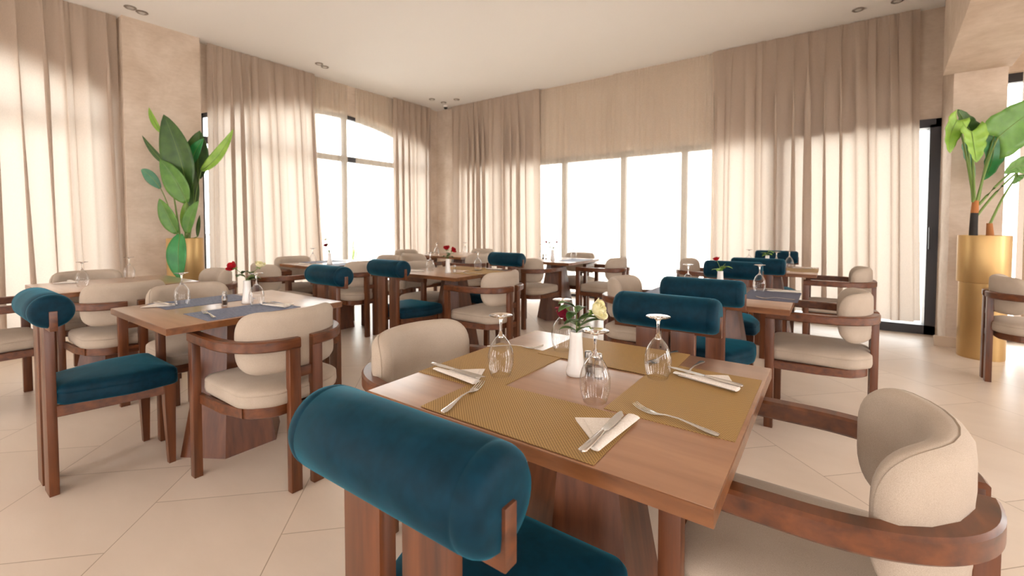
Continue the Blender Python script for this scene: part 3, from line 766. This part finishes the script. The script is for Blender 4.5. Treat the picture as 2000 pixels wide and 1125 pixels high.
def rose(u, v, top, dirv, m, label, cat='rose', mid=None, r=.017, leaves=2, group=None, seed=0):
    """a rose standing in a vase at (u, v); top = offset (du, dv, dz from table) of its flower"""
    rnd = random.Random(seed); t = empty('rose' if m else 'leafy_sprig', P(u, v, ZT0+.03), 0, label, cat, group)
    tp = Vector((-top[1], top[0], top[2]-.03)); md = Vector((-mid[1], mid[0], mid[2]-.03)) if mid else Vector((0,0,top[2]*.6))
    path = bez((0,0,0), md, tp, 10)
    neck = Vector((0,0,.10))
    path = [Vector((0,0,0))] + bez((0,0,.085), md, tp, 10)
    bm = bmesh.new(); tube(bm, path, .0016, .0013, 6); obj('stem', bm, STEMG, t)
    dv = Vector((-dirv[1], dirv[0], dirv[2]))
    if m:
        rose_head(t, tp + dv.normalized()*r*.8, dv, r, m)
        bm = bmesh.new()
        for k in range(5):
            a = 2*PI*k/5; e = Vector((math.cos(a), math.sin(a), 0)); side = (e - dv.normalized()*e.dot(dv.normalized()))*r*.9
            leaf_mesh(bm, bez(tp, tp+side*.8, tp + side*1.1 - dv.normalized()*r*.3, 4), r*.4, dv, 0)
        obj('sepal', bm, STEMG, t)
    for k in range(leaves):
        b0 = path[3+ (k*2) % 6]; an = rnd.uniform(0, 6.28); e = Vector((math.cos(an), math.sin(an), rnd.uniform(-.1,.5)))
        ln = rnd.uniform(.05,.075); bm = bmesh.new()
        leaf_mesh(bm, bez(b0, b0 + e*ln*.6 + Vector((0,0,.01)), b0 + e*ln + Vector((0,0,-.008)), 7), .031, Vector((0,0,1)), .25)
        solid(obj('leaf', bm, LEAF['rose'] if m else LEAF['light'], t, 60), .0006)
    return t
GR = 'cut roses in bud vases'
rose(1.165,.600,(-.0,.030,.190),(-.2,.5,-.45),DKR,'drooping dark red rose in nearest vase',mid=(.01,-.005,.235),r=.018,leaves=6,group=GR,seed=1)
rose(1.165,.600,(.03,-.038,.186),(.1,-.8,.3),WHR,'pale yellow rose leaning right in nearest vase',mid=(.0,-.005,.15),r=.023,leaves=5,group=GR,seed=2)
rose(1.17,2.67,(-.03,.085,.195),(-.3,.7,.4),REDR,'bright red rose on left blue-mat table',mid=(0,.01,.16),r=.021,leaves=5,group=GR,seed=3)
rose(1.17,2.67,(.03,-.075,.205),(.2,-.3,.9),WHR,'creamy white rose on left blue-mat table',mid=(.0,-.01,.15),r=.020,leaves=5,group=GR,seed=4)
rose(2.99,2.86,(-.01,.0,.215),(-.3,-.1,.9),REDR,'left red rose on the middle table',mid=(0,.01,.16),r=.022,leaves=5,group=GR,seed=5)
rose(2.99,2.86,(.0,-.055,.205),(.1,-.8,.5),REDR,'right red rose on the middle table',mid=(0,-.01,.16),r=.020,leaves=3,group=GR,seed=6)
rose(3.28,.60,(-.02,.02,.200),(-.1,.2,.9),REDR,'small red rosebud above green sprig on navy-mat table',mid=(0,.0,.16),r=.015,leaves=2,group=GR,seed=7)
rose(3.28,.60,(.0,-.03,.18),(0,0,1),None,'yellow-green leafy sprig on navy-mat table','sprig',mid=(0,0,.15),leaves=6,seed=8)
rose(5.28,.52,(.0,-.02,.21),(0,0,1),None,'green leafy sprig on the farthest right table','sprig',mid=(0,0,.15),leaves=7,seed=9)
rose(2.87,4.56,(-.0,.06,.20),(-.2,.3,.9),DKR,'small dark red rose on arched-window table',mid=(0,.0,.16),r=.02,leaves=4,group=GR,seed=10)
rose(2.87,4.56,(-.0,.07,.27),(-.2,.3,.9),WHR,'tiny pale bud above dark red rose at arched window',mid=(0,.0,.18),r=.012,leaves=1,group=GR,seed=11)
rose(4.88,2.85,(-.0,.08,.23),(-.2,.6,-.2),DKR,'wilting brown-red rose on table before sheers, left stem',mid=(0,.05,.22),r=.014,leaves=4,group=GR,seed=12)
rose(4.88,2.85,(-.0,-.06,.22),(-.2,-.2,.6),DKR,'small wilted bud on table before sheers, right stem',mid=(0,-.0,.18),r=.011,leaves=3,group=GR,seed=13)

# ------------------------------------------------------------------ big plants
def planter(u, v, r, h, step, label, cat, group=None):
    t = empty('potted_plant', P(u, v, 0), 0, label, cat)
    bm = bmesh.new()
    lathe(bm, [(.001,0),(r*.90,0),(r*.91,.01),(r*.91,step-.004),(r*.99,step),(r,step+.006),(r,h-.006),(r*.99,h),(r*.96,h),(r*.955,h-.01),(r*.95,h-.07)], 64, capb=True)
    obj('pot', bm, GOLDPOT, t, 40)
    bm = bmesh.new(); lathe(bm, [(.001,h-.055),(r*.95,h-.06)], 32, capb=True); obj('soil', bm, SOIL, t)
    return t
# the plants are given in a local frame: x to the right seen from the room, y away, z up
A35 = R(35.5)
def loc(x, y, z): return Vector((x*math.cos(A35) - y*math.sin(A35), x*math.sin(A35) + y*math.cos(A35), z))
TOCAM = loc(0,-1,0)
def big_leaf(t, base, tip, width, m, stem_from, bow=(0,0,0), nrm=None, shape='lance', fold=.22, wav=0, stem_r=.007):
    b, e = loc(*base), loc(*tip); mid = (b+e)/2 + loc(*bow)
    bm = bmesh.new(); leaf_mesh(bm, bez(b, mid*2-(b+e)/2, e, 14), width, (nrm or TOCAM), fold, .05, shape, 4, wav)
    lf = solid(obj('leaf', bm, LEAF[m], t, 70), .0015)
    bm = bmesh.new(); pts = bez(b + (b-mid)*.0, mid*2-(b+e)/2, e, 14); off = -TOCAM*0
    tube(bm, [p + TOCAM*.002 for p in pts[:-1]], .004, .001, 6); obj('midrib', bm, STEMG, lf)
    s = loc(*stem_from); bm = bmesh.new(); tube(bm, bez(s, (s*.45+b*.55)+Vector((0,0,(b.z-s.z)*.18)), b, 8), stem_r, stem_r*.6, 8); obj('stem', bm, STEMG, t)
t = planter(1.95, 5.93, .172, 1.045, .56, 'tall banana-leaf plant in gold planter against left wall pier', 'plant')
for b, e, wd, m, sf, bow in [
    ((0.099, -0.08, 1.577), (-0.125, -0.1, 2.403), 0.35, 'dark', (0.025, -0.03, 1.0), (0.03, 0, 0)),
    ((0.14, 0.04, 1.715), (0.162, 0.05, 2.259), 0.30, 'dark', (0.05, 0.0, 1.0), (-0.01, 0, 0)),
    ((0.214, -0.016, 1.801), (0.585, -0.02, 2.261), 0.13, 'light', (0.053, -0.006, 1.0), (0.02, 0, -0.05)),
    ((0.111, -0.112, 1.439), (-0.15, -0.14, 1.91), 0.25, 'mid', (0.028, -0.042, 1.0), (0.03, 0, 0)),
    ((0.004, -0.12, 1.1), (-0.159, -0.15, 1.482), 0.18, 'mid', (0.001, -0.045, 1.0), (0, 0, 0)),
    ((0.099, -0.096, 1.099), (0.252, -0.12, 1.461), 0.14, 'mid', (0.025, -0.036, 1.0), (-0.03, 0, 0)),
    ((0.098, -0.016, 1.87), (0.251, -0.02, 2.158), 0.14, 'em', (0.025, -0.006, 1.0), (-0.02, 0, 0)),
    ((-0.238, 0.016, 2.223), (-0.38, 0.02, 2.514), 0.07, 'light', (-0.059, 0.006, 1.0), (-0.02, 0, 0)),
    ((-0.192, 0.016, 1.875), (-0.467, 0.02, 2.2), 0.07, 'dark', (-0.048, 0.006, 1.0), (0, 0, -0.03)),
    ((-0.241, -0.024, 1.604), (-0.449, -0.03, 1.811), 0.13, 'blue', (-0.06, -0.009, 1.0), (0, 0, 0.03)),
    ((0.103, -0.208, 1.096), (0.131, -0.26, 0.598), 0.22, 'em', (0.026, -0.078, 1.0), (0, -0.03, 0)),
    ((0.11, 0.0, 1.363), (0.116, 0.0, 1.872), 0.16, 'dark', (0.028, 0.0, 1.0), (0, 0, 0)),
    ((-0.006, 0.016, 1.132), (0.043, 0.02, 1.515), 0.13, 'light', (-0.002, 0.006, 1.0), (0, 0, 0)),
    ((0.133, 0.016, 1.062), (0.16, 0.02, 1.306), 0.05, 'dark', (0.033, 0.006, 1.0), (0, 0, 0)),
    ]: big_leaf(t, b, e, wd, m, sf, bow)
t = planter(5.71, -1.13, .172, 1.10, .68, 'elephant-ear plant in tall gold planter by the right column', 'plant')
bm = bmesh.new(); tube(bm, [loc(*p) for p in ((-0.101, 0, 1.089), (-0.101, 0, 1.19), (-0.097, 0, 1.309))], .030, .026, 12); obj('trunk', bm, WRAP, t)
bm = bmesh.new(); tube(bm, [loc(*p) for p in ((-0.097, 0, 1.3), (-0.092, 0, 1.41))], .027, .022, 12); obj('trunk_top', bm, BARK, t)
bm = bmesh.new(); tube(bm, [loc(*p) for p in ((0.05, 0, 1.089), (0.041, 0, 1.208))], .028, .020, 12); obj('trunk', bm, BARK, t)
for b, e, wd, m, sf, fold, bow in [
    ((-0.043, -0.12, 1.947), (0.409, -0.144, 2.269), 0.44, 'mid', (-0.083, 0, 1.397), 0.12, (0, 0, 0.03)),
    ((-0.419, -0.14, 2.093), (-0.499, -0.168, 1.805), 0.21, 'light', (-0.106, 0, 1.397), 0.25, (-0.03, 0, 0)),
    ((-0.356, -0.2, 1.983), (-0.345, -0.24, 1.716), 0.26, 'light', (-0.101, 0, 1.397), 0.22, (0, 0, 0)),
    ((-0.122, 0.02, 2.002), (-0.256, 0.024, 2.224), 0.22, 'dark', (-0.106, 0, 1.397), 0.2, (0, 0, 0)),
    ((0.104, 0.05, 1.989), (0.04, 0.06, 1.6), 0.28, 'em', (-0.069, 0, 1.397), 0.15, (0.03, 0, 0)),
    ((-0.168, 0.02, 1.928), (-0.076, 0.024, 1.624), 0.13, 'blue', (-0.115, 0, 1.397), 0.2, (-0.02, 0, 0)),
    ((0.229, -0.1, 1.7), (0.024, -0.12, 1.635), 0.2, 'mid', (-0.069, 0, 1.282), 0.2, (0, 0, 0.03)),
    ((0.328, -0.1, 1.816), (0.482, -0.12, 1.502), 0.26, 'mid', (-0.06, 0, 1.374), 0.2, (0, 0, 0.03)),
    ((0.228, -0.05, 1.634), (0.171, -0.06, 1.552), 0.1, 'mid', (0.041, 0, 1.19), 0.2, (0, 0, 0)),
    ]: big_leaf(t, b, e, wd, m, sf, bow, shape='heart', fold=fold, wav=.10, stem_r=.010)
